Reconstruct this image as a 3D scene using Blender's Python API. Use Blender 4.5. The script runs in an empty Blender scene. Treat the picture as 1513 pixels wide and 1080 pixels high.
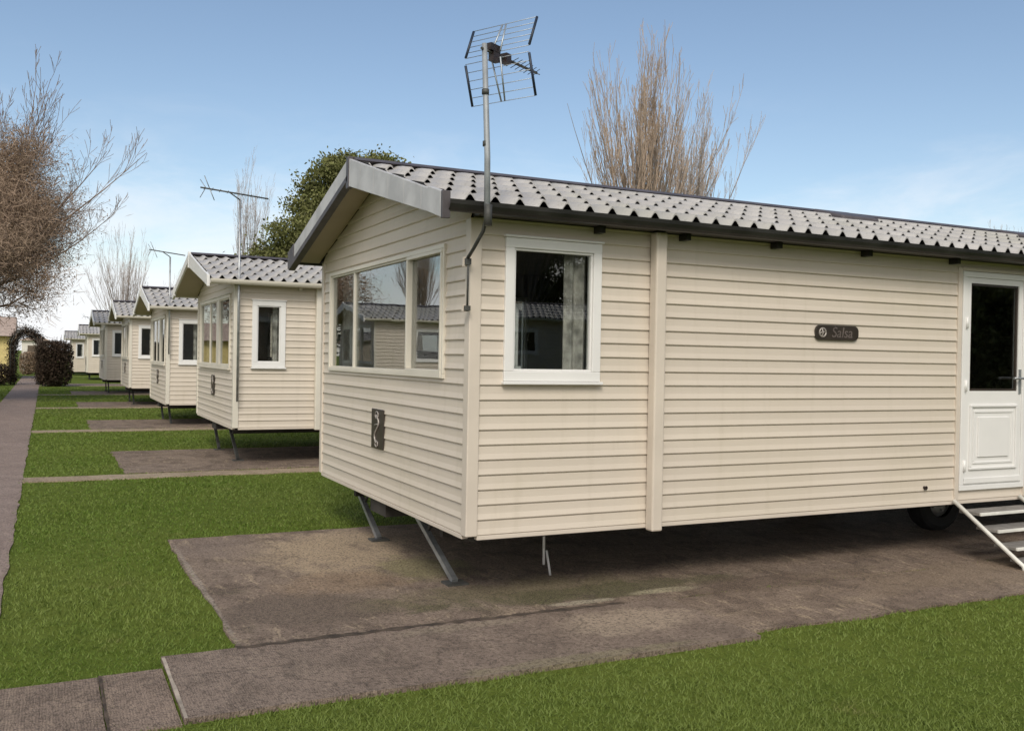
import bpy, math, random
import numpy as np
from mathutils import Vector, Matrix
R = math.radians
rnd = random.Random(7)
S = bpy.context.scene
COL = S.collection

# ------------------------------------------------------------------ materials
def nodes(name):
    m = bpy.data.materials.new(name); m.use_nodes = True
    nt = m.node_tree; nt.nodes.clear()
    out = nt.nodes.new('ShaderNodeOutputMaterial')
    return m, nt, out

class NB:
    """tiny node-graph helper"""
    def __init__(s, nt): s.nt = nt; s.tc = None
    def n(s, t, **k):
        x = s.nt.nodes.new(t)
        for a, b in k.items(): setattr(x, a, b)
        return x
    def link(s, a, b): s.nt.links.new(a, b)
    def coord(s, scale=(1, 1, 1), space='Object'):
        if s.tc is None: s.tc = s.n('ShaderNodeTexCoord')
        mp = s.n('ShaderNodeMapping'); mp.inputs['Scale'].default_value = scale
        s.link(s.tc.outputs[space], mp.inputs['Vector']); return mp.outputs[0]
    def noise(s, scale=5, detail=4, rough=.55, vec=None, dist=0):
        x = s.n('ShaderNodeTexNoise'); x.inputs['Scale'].default_value = scale
        x.inputs['Detail'].default_value = detail; x.inputs['Roughness'].default_value = rough
        x.inputs['Distortion'].default_value = dist
        s.link(vec if vec is not None else s.coord(), x.inputs['Vector']); return x.outputs[0]
    def ramp(s, f, lo, hi):
        x = s.n('ShaderNodeMapRange'); x.interpolation_type = 'SMOOTHSTEP'
        x.inputs[1].default_value = lo; x.inputs[2].default_value = hi
        s.link(f, x.inputs[0]); return x.outputs[0]
    def mix(s, f, a, b, mode='MIX'):
        x = s.n('ShaderNodeMix', data_type='RGBA', blend_type=mode)
        if isinstance(f, (int, float)): x.inputs[0].default_value = f
        else: s.link(f, x.inputs[0])
        for v, i in ((a, 6), (b, 7)):
            if isinstance(v, tuple): x.inputs[i].default_value = (*v, 1)
            else: s.link(v, x.inputs[i])
        return x.outputs[2]
    def math(s, op, a, b=0.0):
        x = s.n('ShaderNodeMath', operation=op)
        for v, i in ((a, 0), (b, 1)):
            if isinstance(v, (int, float)): x.inputs[i].default_value = v
            else: s.link(v, x.inputs[i])
        return x.outputs[0]
    def bump(s, h, strength=.3, dist=.01):
        x = s.n('ShaderNodeBump'); x.inputs['Strength'].default_value = strength
        x.inputs['Distance'].default_value = dist; s.link(h, x.inputs['Height']); return x.outputs[0]
    def bsdf(s, out, col, rough=.6, normal=None, metallic=0, spec=.5):
        b = s.n('ShaderNodeBsdfPrincipled')
        if isinstance(col, tuple): b.inputs['Base Color'].default_value = (*col, 1)
        else: s.link(col, b.inputs['Base Color'])
        if isinstance(rough, (int, float)): b.inputs['Roughness'].default_value = rough
        else: s.link(rough, b.inputs['Roughness'])
        b.inputs['Metallic'].default_value = metallic
        b.inputs['Specular IOR Level'].default_value = spec
        if normal is not None: s.link(normal, b.inputs['Normal'])
        if out is not None: s.link(b.outputs[0], out.inputs[0])
        return b

def plain(name, c, rough=.5, var=.12, scale=6, bump=.15, metallic=0, spec=.5, bd=.004):
    m, nt, out = nodes(name); b = NB(nt)
    f = b.noise(scale, 5)
    col = b.mix(b.ramp(f, .3, .7), tuple(x*(1-var) for x in c), tuple(min(1, x*(1+var)) for x in c))
    fine = b.noise(scale*14, 3)
    b.bsdf(out, col, rough, b.bump(fine, bump, bd), metallic, spec)
    return m

def siding_mat(name, c):
    m, nt, out = nodes(name); b = NB(nt)
    board = b.noise(1.0, 1, vec=b.coord((.25, .25, 8)))
    streak = b.noise(1.0, 5, .6, vec=b.coord((9, 9, .8)))
    cloud = b.noise(.8, 4)
    col = b.mix(b.ramp(board, .3, .7), tuple(x*.965 for x in c), tuple(x*1.03 for x in c))
    col = b.mix(b.math('MULTIPLY', b.ramp(streak, .5, .8), .30), col, (c[0]*.72, c[1]*.72, c[2]*.66))
    col = b.mix(b.math('MULTIPLY', b.ramp(cloud, .42, .7), .22), col, (c[0]*.84, c[1]*.85, c[2]*.74))
    grain = b.noise(1.0, 4, .6, vec=b.coord((6, 6, 130)))
    wav = b.noise(1.3, 2)
    h = b.math('ADD', b.math('MULTIPLY', grain, .12), b.math('MULTIPLY', wav, .9))
    b.bsdf(out, col, .48, b.bump(h, .35, .012), spec=.4)
    return m

def tile_mat(name, c):
    m, nt, out = nodes(name); b = NB(nt)
    f = b.noise(2.2, 6, .6); g = b.noise(30, 3); p = b.noise(.5, 3)
    col = b.mix(b.ramp(f, .35, .7), tuple(x*.88 for x in c), tuple(x*1.06 for x in c))
    col = b.mix(b.math('MULTIPLY', b.ramp(p, .42, .62), .75), col, (c[0]*.84, c[1]*.85, c[2]*.78))
    col = b.mix(b.math('MULTIPLY', b.ramp(g, .54, .7), .45), col, (c[0]*.65, c[1]*.66, c[2]*.6))
    b.bsdf(out, col, .5, b.bump(g, .5, .003), spec=.5)
    return m

def concrete_mat(name, a, bcol, dark, tan, moss=.3, grooves=None, blotch=1.0, cracks=.28, patches=()):
    m, nt, out = nodes(name); b = NB(nt)
    big = b.noise(.9, 5, .6, dist=.6); med = b.noise(3.2, 6, .65, dist=.4); fine = b.noise(55, 4, .7); grit = b.noise(190, 2)
    str_ = b.noise(1.0, 5, .6, vec=b.coord((.9, 3.0, 1)), dist=.5)
    col = b.mix(b.ramp(big, .35, .65), a, bcol)
    col = b.mix(b.math('MULTIPLY', b.ramp(med, .46, .64), .8*blotch), col, dark)
    col = b.mix(b.math('MULTIPLY', b.ramp(str_, .55, .78), .6*blotch), col, tan)
    scr = b.noise(1.0, 6, .7, vec=b.coord((14, 3.5, 1)), dist=1.2)
    col = b.mix(b.math('MULTIPLY', b.ramp(scr, .52, .66), .45*blotch), col, tuple(min(1, x*1.35) for x in tan))
    scd = b.noise(1.0, 6, .7, vec=b.coord((4, 11, 1)), dist=1.5)
    col = b.mix(b.math('MULTIPLY', b.ramp(scd, .54, .66), .55*blotch), col, dark)
    ms = b.noise(1.7, 6, .7)
    col = b.mix(b.math('MULTIPLY', b.ramp(ms, .58, .74), moss), col, (.085, .088, .035))
    sp = b.n('ShaderNodeSeparateXYZ'); b.link(b.coord(), sp.inputs[0]); pn = b.noise(2.6, 6, .7, dist=.5)
    for (px, py, rx, ry, pc, ps) in patches:
        ex = b.math('POWER', b.math('DIVIDE', b.math('SUBTRACT', sp.outputs[0], px), rx), 2.0)
        ey = b.math('POWER', b.math('DIVIDE', b.math('SUBTRACT', sp.outputs[1], py), ry), 2.0)
        dd = b.math('SUBTRACT', b.math('ADD', ex, ey), b.math('MULTIPLY', b.math('SUBTRACT', pn, .5), 4.0))
        col = b.mix(b.math('MULTIPLY', b.math('SUBTRACT', 1.0, b.ramp(dd, .2, 1.3)), ps), col, pc)
    col = b.mix(b.math('MULTIPLY', b.ramp(fine, .47, .62), .75), col, tuple(x*.5 for x in dark))
    col = b.mix(b.math('MULTIPLY', b.ramp(grit, .55, .68), .6), col, tuple(min(1, x*1.7) for x in a))
    vor = b.n('ShaderNodeTexVoronoi', feature='DISTANCE_TO_EDGE'); vor.inputs['Scale'].default_value = .55
    wob = b.n('ShaderNodeVectorMath', operation='ADD')
    wn = b.n('ShaderNodeTexNoise'); wn.inputs['Scale'].default_value = 2.5; wn.inputs['Detail'].default_value = 5
    b.link(b.coord(), wn.inputs['Vector']); b.link(b.coord(), wob.inputs[0]); b.link(wn.outputs[1], wob.inputs[1])
    b.link(wob.outputs[0], vor.inputs['Vector'])
    crack = b.math('SUBTRACT', 1.0, b.ramp(vor.outputs['Distance'], .002, .011))
    col = b.mix(b.math('MULTIPLY', crack, cracks), col, tuple(x*.4 for x in dark))
    h = b.math('ADD', b.math('MULTIPLY', fine, .6), b.math('MULTIPLY', med, .8))
    h = b.math('SUBTRACT', h, b.math('MULTIPLY', crack, cracks))
    if grooves:
        w = b.n('ShaderNodeTexWave', wave_type='BANDS', bands_direction=grooves)
        w.inputs['Scale'].default_value = 23; w.inputs['Distortion'].default_value = 7; w.inputs['Detail'].default_value = 2
        w.inputs['Detail Scale'].default_value = 2
        b.link(b.coord(), w.inputs['Vector'])
        h = b.math('ADD', h, b.math('MULTIPLY', b.math('MULTIPLY', w.outputs[1], med), .45))
        col = b.mix(b.math('MULTIPLY', b.math('MULTIPLY', w.outputs[1], med), .24), col, tuple(x*.45 for x in a))
    rough = b.math('ADD', .72, b.math('MULTIPLY', big, .2))
    b.bsdf(out, col, rough, b.bump(h, .9, .012), spec=.3)
    return m

def leafy(name, cols, rough=.7, scale=.8, trans=.15):
    m, nt, out = nodes(name); b = NB(nt)
    g = b.n('ShaderNodeNewGeometry')
    f = b.noise(scale, 4)
    col = b.mix(b.ramp(f, .35, .65), cols[0], cols[1])
    col = b.mix(b.ramp(g.outputs['Random Per Island'], .45, 1.0), col, cols[2])
    p = b.bsdf(None, col, rough, spec=.2)
    t = b.n('ShaderNodeBsdfTranslucent'); b.link(col, t.inputs[0])
    mx = b.n('ShaderNodeMixShader'); mx.inputs[0].default_value = trans
    b.link(p.outputs[0], mx.inputs[1]); b.link(t.outputs[0], mx.inputs[2]); b.link(mx.outputs[0], out.inputs[0])
    return m

def glass_mat(name, ior=2.0, tint=(.86, .88, .87)):
    m, nt, out = nodes(name); b = NB(nt)
    fr = b.n('ShaderNodeFresnel'); geo = b.n('ShaderNodeNewGeometry')
    b.link(b.math('ADD', ior, b.math('MULTIPLY', geo.outputs['Backfacing'], 1/ior-ior)), fr.inputs[0])
    wob = b.noise(2.2, 1)
    bp = b.n('ShaderNodeBump'); bp.inputs['Strength'].default_value = .04; bp.inputs['Distance'].default_value = .02
    b.link(wob, bp.inputs['Height'])
    t = b.n('ShaderNodeBsdfTransparent'); t.inputs[0].default_value = (*tint, 1)
    g = b.n('ShaderNodeBsdfGlossy'); g.inputs['Roughness'].default_value = .01; b.link(bp.outputs[0], g.inputs['Normal'])
    mx = b.n('ShaderNodeMixShader'); b.link(fr.outputs[0], mx.inputs[0])
    b.link(t.outputs[0], mx.inputs[1]); b.link(g.outputs[0], mx.inputs[2]); b.link(mx.outputs[0], out.inputs[0])
    return m

BEIGE = (.610, .540, .460)
M = {}
M['siding'] = siding_mat('beige_siding', BEIGE)
M['siding2'] = siding_mat('pale_siding', (.62, .55, .47))
M['trim'] = plain('beige_trim', (.615, .545, .468), .45, .05, 2)
M['upvc'] = plain('white_plastic', (.76, .75, .735), .35, .03, 2, .05)
M['cream'] = plain('cream_plastic', (.66, .62, .54), .4, .05, 2, .05)
M['greytrim'] = plain('weathered_white_board', (.46, .455, .46), .5, .16, 3.5, .2)
M['cap'] = plain('dark_joint', (.075, .065, .07), .5, .2)
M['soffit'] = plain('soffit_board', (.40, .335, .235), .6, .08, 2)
M['black'] = plain('black_plastic', (.012, .012, .012), .4, .2)
M['gutter'] = plain('black_gutter', (.02, .019, .018), .45, .5, 3)
M['tile'] = tile_mat('pale_roof_tile', (.40, .388, .383))
M['deck'] = plain('roof_underlay', (.012, .012, .013), .9, .2)
M['steel'] = plain('galvanised_steel', (.36, .37, .38), .45, .25, 9, .2, .7)
M['dsteel'] = plain('dark_steel', (.075, .075, .07), .6, .35, 9, .3, .4)
M['rust'] = plain('rusty_chassis', (.035, .03, .025), .8, .4, 5, .3)
M['rubber'] = plain('tyre_rubber', (.012, .012, .013), .75, .3)
M['alu'] = plain('aerial_alloy', (.42, .46, .50), .5, .1, 9, .1, .8)
M['mast'] = plain('dull_mast', (.30, .32, .34), .55, .15, 9, .1, .3)
M['navy'] = plain('dark_aerial_bar', (.012, .02, .04), .5, .2)
M['brownp'] = plain('dark_maroon_plastic', (.022, .013, .012), .5, .3)
M['plate'] = plain('dark_badge', (.035, .026, .02), .4, .2)
M['emblem'] = plain('silver_lettering', (.40, .36, .33), .4, .1, 6, .1, .3)
M['emblem2'] = plain('dull_lettering', (.17, .14, .13), .4, .1, 6, .1, .3)
M['curtain'] = plain('patterned_curtain', (.52, .49, .46), .9, .5, 9, .3)
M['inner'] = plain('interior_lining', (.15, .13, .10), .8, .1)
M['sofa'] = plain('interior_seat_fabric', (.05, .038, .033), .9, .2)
M['glass'] = glass_mat('window_glass')
M['glassbig'] = glass_mat('front_window_glass', 4.0, (.8, .83, .82))
M['whitepaint'] = plain('white_painted_metal', (.72, .71, .66), .4, .08, 9, .1)
M['tread'] = plain('step_tread', (.20, .185, .17), .7, .2, 12, .3)
M['bark'] = plain('grey_bark', (.20, .165, .135), .85, .3, 4, .8, bd=.02)
M['barkb'] = plain('brown_bark', (.115, .085, .062), .85, .3, 4, .8, bd=.02)
M['twig'] = plain('brown_twig', (.23, .165, .125), .8, .3, .8, .1)
M['twigp'] = plain('pale_twig', (.43, .33, .25), .8, .3, .8, .1)
M['twigg'] = plain('grey_twig', (.44, .38, .35), .8, .25, .8, .1)
M['twigfine'] = plain('fine_brown_twig', (.33, .24, .175), .85, .3, .8, .1)
M['twigd'] = plain('dark_twig', (.10, .07, .055), .85, .3, .8, .1)
M['leafbrown'] = leafy('withered_brown_leaf', ((.27, .195, .135), (.22, .155, .11), (.36, .27, .19)))
M['leafgreen'] = leafy('evergreen_leaf', ((.115, .130, .040), (.15, .158, .052), (.21, .21, .09)))
M['leafdark'] = leafy('dark_hedge_leaf', ((.045, .03, .02), (.03, .024, .015), (.075, .05, .035)))
M['leaffir'] = leafy('fir_needle', ((.02, .035, .015), (.028, .045, .02), (.035, .055, .025)))
M['yellow'] = plain('yellow_render', (.62, .50, .22), .7, .1)
M['redroof'] = plain('pinkish_roof', (.40, .31, .26), .7, .2)
M['whiterender'] = plain('white_render', (.70, .66, .60), .7, .08)
M['pane'] = plain('dark_pane', (.03, .03, .03), .1, .1)

PADA, PADB, PADD, PADT = (.235, .180, .140), (.185, .138, .108), (.085, .061, .047), (.36, .285, .195)
PATCH = [(-1.50, 1.4, .025, 1.75, (.36, .31, .26), .65), (-1.05, .35, .5, .5, (.12, .09, .072), .6), (.2, 2.75, .7, .3, (.30, .235, .19), .6), (-.30, 2.1, .75, .95, (.40, .31, .21), .85), (-.55, .95, .55, .35, (.26, .18, .115), .6), (-1.15, 2.5, .4, .45, (.22, .17, .14), .6),
         (-.95, .35, .6, .4, (.12, .092, .07), .6), (.55, .25, 1.1, .35, (.13, .115, .06), .7), (1.05, .05, 1.3, .2, (.075, .075, .03), .75),
         (1.55, -.12, .30, .07, (.42, .38, .25), .8), (.78, -.18, .22, .05, (.40, .36, .27), .7), (2.4, -.2, 1.0, .25, (.10, .07, .05), .6), (4.2, -.6, 1.6, .4, (.22, .165, .115), .6), (.15, 1.2, .35, .5, (.20, .19, .08), .6)]
M['pad'] = concrete_mat('stained_concrete', PADA, PADB, PADD, PADT, .45, patches=PATCH)
M['padfar'] = concrete_mat('stained_concrete_far', PADA, PADB, PADD, PADT, .3)
M['strip'] = concrete_mat('brushed_concrete', (.235, .180, .145), (.195, .148, .118), (.11, .082, .064), (.31, .25, .19), .12, 'X', .6,
                          patches=[(.75, -.72, .55, .24, (.40, .32, .24), .7), (.2, -1.25, .9, .07, (.24, .22, .12), .5), (-.3, -.45, .5, .08, (.3, .25, .18), .5)])
M['slab'] = concrete_mat('paving_slab', (.25, .188, .148), (.21, .158, .122), (.12, .087, .067), (.32, .25, .185), .15, 'X', .6)
M['path'] = concrete_mat('path_concrete', (.245, .185, .158), (.285, .22, .19), (.16, .12, .10), (.33, .26, .22), .15, None, .6)
M['palestrip'] = concrete_mat('pale_concrete', (.36, .29, .205), (.30, .23, .16), (.2, .15, .105), (.42, .35, .25), .25, None, .6)
M['edge'] = plain('worn_pale_edge', (.33, .28, .23), .8, .35, 7, .5)
M['moss'] = plain('dark_joint_soil', (.10, .072, .052), .95, .5, 9, 1.0, bd=.03)

def ground_mat():
    m, nt, out = nodes('lawn_soil'); b = NB(nt)
    f = b.noise(.35, 5); g = b.noise(6, 5, .7); h = b.noise(60, 3, .7)
    col = b.mix(b.ramp(f, .35, .65), (.10, .14, .020), (.125, .16, .028))
    col = b.mix(b.math('MULTIPLY', b.ramp(g, .45, .7), .6), col, (.065, .10, .014))
    col = b.mix(b.math('MULTIPLY', b.ramp(h, .5, .72), .5), col, (.12, .12, .04))
    b.bsdf(out, col, .95, b.bump(h, .8, .03), spec=.1)
    return m
M['lawn'] = ground_mat()
def blade_mat():
    m, nt, out = nodes('grass_blade'); b = NB(nt)
    geo = b.n('ShaderNodeNewGeometry')
    f = b.noise(.45, 5); g = b.noise(3.0, 4)
    col = b.mix(b.ramp(f, .35, .65), (.118, .190, .026), (.160, .222, .040))
    col = b.mix(b.math('MULTIPLY', b.ramp(g, .48, .66), .55), col, (.10, .17, .020))
    col = b.mix(b.ramp(geo.outputs['Random Per Island'], .6, 1.0), col, (.19, .235, .06))
    lw = b.noise(.16, 3); col = b.mix(b.math('MULTIPLY', b.ramp(lw, .42, .6), .55), col, (.19, .235, .06))
    dry = b.noise(1.1, 5, .7); col = b.mix(b.math('MULTIPLY', b.ramp(dry, .58, .72), .6), col, (.20, .17, .07))
    p = b.bsdf(None, col, .6, spec=.25)
    t = b.n('ShaderNodeBsdfTranslucent'); b.link(col, t.inputs[0])
    mx = b.n('ShaderNodeMixShader'); mx.inputs[0].default_value = .25
    b.link(p.outputs[0], mx.inputs[1]); b.link(t.outputs[0], mx.inputs[2]); b.link(mx.outputs[0], out.inputs[0])
    return m
M['blade'] = blade_mat()

# ------------------------------------------------------------------ mesh building
class MB:
    def __init__(s): s.v = []; s.f = []; s.mi = []; s.sm = []; s.cur = 0
    def quad(s, *p, smooth=False):
        i = len(s.v); s.v.extend(tuple(q) for q in p); s.f.append(tuple(range(i, i+len(p)))); s.mi.append(s.cur); s.sm.append(smooth)
    def box(s, x0, x1, y0, y1, z0, z1):
        i = len(s.v)
        s.v.extend([(x, y, z) for z in (z0, z1) for y in (y0, y1) for x in (x0, x1)])
        for f in ((0, 2, 3, 1), (4, 5, 7, 6), (0, 1, 5, 4), (2, 6, 7, 3), (0, 4, 6, 2), (1, 3, 7, 5)):
            s.f.append(tuple(i+k for k in f)); s.mi.append(s.cur); s.sm.append(False)
    def hexa(s, p):   # 8 points, order like box
        i = len(s.v); s.v.extend(tuple(q) for q in p)
        for f in ((0, 2, 3, 1), (4, 5, 7, 6), (0, 1, 5, 4), (2, 6, 7, 3), (0, 4, 6, 2), (1, 3, 7, 5)):
            s.f.append(tuple(i+k for k in f)); s.mi.append(s.cur); s.sm.append(False)
    def prism(s, poly, axis, a, b):
        """poly: 2-d outline; extruded along axis 0/1/2 from a to b"""
        def P(q, t):
            if axis == 0: return (t, q[0], q[1])
            if axis == 1: return (q[0], t, q[1])
            return (q[0], q[1], t)
        n = len(poly); i = len(s.v)
        s.v.extend(P(q, a) for q in poly); s.v.extend(P(q, b) for q in poly)
        for k in range(n):
            s.f.append((i+k, i+(k+1) % n, i+n+(k+1) % n, i+n+k)); s.mi.append(s.cur); s.sm.append(False)
        s.f.append(tuple(range(i+n-1, i-1, -1))); s.f.append(tuple(range(i+n, i+2*n)))
        s.mi += [s.cur]*2; s.sm += [False]*2
    def tube(s, pts, rad, n=6, smooth=True, cap=True):
        pts = [Vector(p) for p in pts]
        if isinstance(rad, (int, float)): rad = [rad]*len(pts)
        i0 = len(s.v); u = None
        for k, p in enumerate(pts):
            d = (pts[min(k+1, len(pts)-1)]-pts[max(k-1, 0)])
            if d.length < 1e-9: d = Vector((0, 0, 1))
            d.normalize()
            if u is None:
                u = d.cross(Vector((.3, .9, .2)) if abs(d.y) < .8 else Vector((1, 0, 0)))
            else: u = u-d*u.dot(d)
            u.normalize(); w = d.cross(u)
            for j in range(n):
                a = 2*math.pi*j/n
                q = p+(u*math.cos(a)+w*math.sin(a))*rad[k]; s.v.append((q.x, q.y, q.z))
        for k in range(len(pts)-1):
            for j in range(n):
                a = i0+k*n+j; b = i0+k*n+(j+1) % n
                s.f.append((a, b, b+n, a+n)); s.mi.append(s.cur); s.sm.append(smooth)
        if cap and n > 2:
            s.f.append(tuple(range(i0+n-1, i0-1, -1))); e = i0+(len(pts)-1)*n
            s.f.append(tuple(range(e, e+n))); s.mi += [s.cur]*2; s.sm += [False]*2
    def build(s, name, mats, parent=None, bevel=0):
        if not isinstance(mats, (list, tuple)): mats = [mats]
        me = bpy.data.meshes.new(name)
        me.from_pydata(s.v, [], s.f)
        for m in mats: me.materials.append(m)
        me.polygons.foreach_set('material_index', s.mi)
        me.polygons.foreach_set('use_smooth', s.sm)
        me.update()
        o = bpy.data.objects.new(name, me); COL.objects.link(o)
        if parent is not None: o.parent = parent
        if bevel:
            b = o.modifiers.new('Bevel', 'BEVEL'); b.width = bevel; b.segments = 2; b.limit_method = 'ANGLE'
        return o

def tag(o, label=None, cat=None, group=None, kind=None):
    if label: o['label'] = label
    if cat: o['category'] = cat
    if group: o['group'] = group
    if kind: o['kind'] = kind
    return o
def empty(name, loc=(0, 0, 0), rz=0):
    o = bpy.data.objects.new(name, None); COL.objects.link(o); o.location = loc; o.rotation_euler.z = rz
    o.empty_display_size = .2
    return o
def copy_tree(o, parent=None):
    c = o.copy(); COL.objects.link(c); c.parent = parent
    for ch in list(o.children): copy_tree(ch, c)
    return c
def text_mesh(name, body, size, mat, parent, mw, depth=.003):
    cu = bpy.data.curves.new(name, 'FONT'); cu.body = body; cu.size = size; cu.extrude = depth/2
    cu.align_x = 'CENTER'; cu.align_y = 'CENTER'
    t = bpy.data.objects.new(name+'_tmp', cu); COL.objects.link(t)
    dg = bpy.context.evaluated_depsgraph_get(); dg.update()
    me = bpy.data.meshes.new_from_object(t.evaluated_get(dg)); me.transform(mw)
    bpy.data.objects.remove(t); bpy.data.curves.remove(cu)
    me.name = name; me.materials.clear(); me.materials.append(mat)
    o = bpy.data.objects.new(name, me); COL.objects.link(o); o.parent = parent
    return o

# ------------------------------------------------------------------ caravans
W = 3.66
def PT(pl, u, o, z, L):
    if pl == 'front': return (u, -o, z)        # long wall, faces -Y
    if pl == 'rear': return (u, W+o, z)
    if pl == 'end': return (-o, u, z)          # gable end, faces -X
    return (L+o, u, z)                          # far gable end
def ubox(mb, pl, u0, u1, o0, o1, z0, z1, L):
    a = [PT(pl, u, o, z, L) for z in (z0, z1) for o in (o0, o1) for u in (u0, u1)]
    mb.hexa(a)

def wall_courses(mb, pl, L, zb, z1, ext, holes, course=.099):
    prof = [(0, .001), (.0005, .011), (.006, .0140), (.042, .0055), (.086, .0035), (.091, .001), (.099, .001)]
    def out(t):
        for (a, p), (b, q) in zip(prof, prof[1:]):
            if a <= t <= b: return p+(q-p)*(t-a)/(b-a) if b > a else q
        return 0.0
    z = zb
    while z < z1-1e-6:
        zt = min(z+course, z1)
        cuts = sorted({z, zt, *[h for hh in holes for h in (hh[2], hh[3]) if z < h < zt]})
        for a, b in zip(cuts, cuts[1:]):
            zz = sorted({a, b, *[z+p[0] for p in prof if a < z+p[0] < b]})
            mid = (a+b)/2
            blocks = sorted([(h[0], h[1]) for h in holes if h[2] <= mid <= h[3]])
            for lo, hi in zip(zz, zz[1:]):
                ol, oh = out(lo-z), out(hi-z)
                if lo == z: ol = 0.0
                l0, l1 = ext(lo); h0, h1 = ext(hi)
                edges_l = [l0]+[x for bb in blocks for x in bb]+[l1]
                edges_h = [h0]+[x for bb in blocks for x in bb]+[h1]
                for k in range(0, len(edges_l), 2):
                    if edges_l[k+1] <= edges_l[k]: continue
                    mb.quad(PT(pl, edges_l[k], ol, lo, L), PT(pl, edges_l[k+1], ol, lo, L),
                            PT(pl, edges_h[k+1], oh, hi, L), PT(pl, edges_h[k], oh, hi, L))
        z = zt

def flat_wall(mb, pl, L, o, z0, z1, u0, u1, holes):
    cuts = sorted({z0, z1, *[h for hh in holes for h in (hh[2], hh[3])]})
    for a, b in zip(cuts, cuts[1:]):
        mid = (a+b)/2
        e = [u0]+[x for h in sorted(holes) if h[2] <= mid <= h[3] for x in h[:2]]+[u1]
        for k in range(0, len(e), 2):
            mb.quad(PT(pl, e[k], o, a, L), PT(pl, e[k+1], o, a, L), PT(pl, e[k+1], o, b, L), PT(pl, e[k], o, b, L))

def wavy_curtain(pl, u0, u1, z0, z1, L, o=-.10):
    mb = MB(); n = max(8, int((u1-u0)/.012)); prev = None
    for i in range(n+1):
        u = u0+(u1-u0)*i/n; d = o-.022*math.sin(i*.95)-.01*math.sin(i*.37)
        if prev: mb.quad(PT(pl, prev[0], prev[1], z0, L), PT(pl, u, d, z0, L), PT(pl, u, d, z1, L), PT(pl, prev[0], prev[1], z1, L), smooth=True)
        prev = (u, d)
    return mb

def window(pl, u0, u1, z0, z1, L, parent, fw=.055, proud=.028, mulls=(), mat=None, glass=None, curtains=(), opener=None, sill=True):
    mat = mat or M['upvc']; glass = glass or M['glass']
    fr = MB()
    for a in ((u0, u1, z1-fw, z1), (u0, u1, z0, z0+fw), (u0, u0+fw, z0+fw, z1-fw), (u1-fw, u1, z0+fw, z1-fw)):
        ubox(fr, pl, a[0], a[1], -.05, proud, a[2], a[3], L)
    b = .016   # glazing bead, set back inside the frame
    a0, a1, c0, c1 = u0+fw, u1-fw, z0+fw, z1-fw
    for a in ((a0, a1, c1-b, c1), (a0, a1, c0, c0+b), (a0, a0+b, c0+b, c1-b), (a1-b, a1, c0+b, c1-b)):
        ubox(fr, pl, a[0], a[1], -.03, proud-.014, a[2], a[3], L)
    root = fr.build('window', mat, parent, .004)
    for mu in mulls:
        q = MB(); ubox(q, pl, mu-.021, mu+.021, -.045, proud-.018, z0+fw+.001, z1-fw-.001, L); q.build('mullion', mat, root, .004)
    if opener:
        q = MB(); p0, p1 = opener; s = .028
        for a in ((p0, p1, z1-fw-s, z1-fw-.002), (p0, p1, z0+fw-.03, z0+fw+s), (p0, p0+s, z0+fw+s, z1-fw-s), (p1-s, p1, z0+fw+s, z1-fw-s)):
            ubox(q, pl, a[0], a[1], -.02, proud+.008, a[2], a[3], L)
        q.build('opening_sash', mat, root, .004)
    g = MB(); ed = [u0+fw*.6, *mulls, u1-fw*.6]
    for a, c in zip(ed, ed[1:]):
        ubox(g, pl, a+.003, c-.003, -.012, -.006, z0+fw*.6, z1-fw*.6, L)
    g.build('pane', glass, root)
    if sill:
        q = MB(); ubox(q, pl, u0-.012, u1+.012, -.01, proud+.022, z0-.022, z0-.002, L); q.build('sill', mat, root, .004)
        q = MB(); ubox(q, pl, u0-.012, u1+.012, -.01, proud+.012, z1+.002, z1+.018, L); q.build('drip_bar', mat, root, .004)
    for c in curtains:
        wavy_curtain(pl, c[0], c[1], z0+.0, z1, L).build('curtain', M['curtain'], root)
    return root

EAVE = 2.15      # above the wall bottom
cfg_roof = dict(ridge=2.76, ov=.30)
EY = -.19
def roof_z(y, zb):                      # tile base line
    RIDGE = cfg_roof['ridge']
    t = (y-EY)/(W/2-EY) if y <= W/2 else (W-EY-y)/(W/2-EY)
    return zb+EAVE+(RIDGE-EAVE)*t

def tiles(L, zb):
    RIDGE, OV = cfg_roof['ridge'], cfg_roof['ov']
    mb = MB(); pitch = .176; rows = 5
    x0, x1 = -OV+.02, L+OV-.02
    us = (0, .07, .14, .21, .28, .5, .72, .79, .86, .93)      # broad pan, narrow roll
    def prof(u):
        d = min(u, 1-u)
        return .5*(1+math.cos(math.pi*d/.28)) if d < .28 else -.10*math.sin(math.pi*(d-.28)/.22/2)
    xs = []; k = 0
    while x0+k*pitch < x1:
        xs += [(x0+(k+u)*pitch, prof(u)) for u in us if x0+(k+u)*pitch < x1]; k += 1
    rj = random.Random(2)
    for side in (0, 1):
        for r in range(rows):
            t0 = r/rows; t1 = (r+1)/rows       # 0 = eave, 1 = ridge
            lo, hi = max(0, t0-.026), t1
            idx = []
            for x, pf in xs:
                col = []; jit = rj.uniform(-.0012, .0012)
                for t, lift, hr in ((lo, .003, .049), (lo, .011, .055), ((lo+hi)/2, .007, .042), (hi, .001, .018)):
                    y = EY+(W/2-EY)*t
                    z = zb+EAVE+(RIDGE-EAVE)*t+pf*hr+lift+jit
                    if side: y = W-y
                    mb.v.append((x, y, z)); col.append(len(mb.v)-1)
                idx.append(col)
            for a, b in zip(idx, idx[1:]):
                for k in range(3):
                    mb.f.append((a[k], b[k], b[k+1], a[k+1])); mb.mi.append(0); mb.sm.append(k > 0)
    return mb

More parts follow.
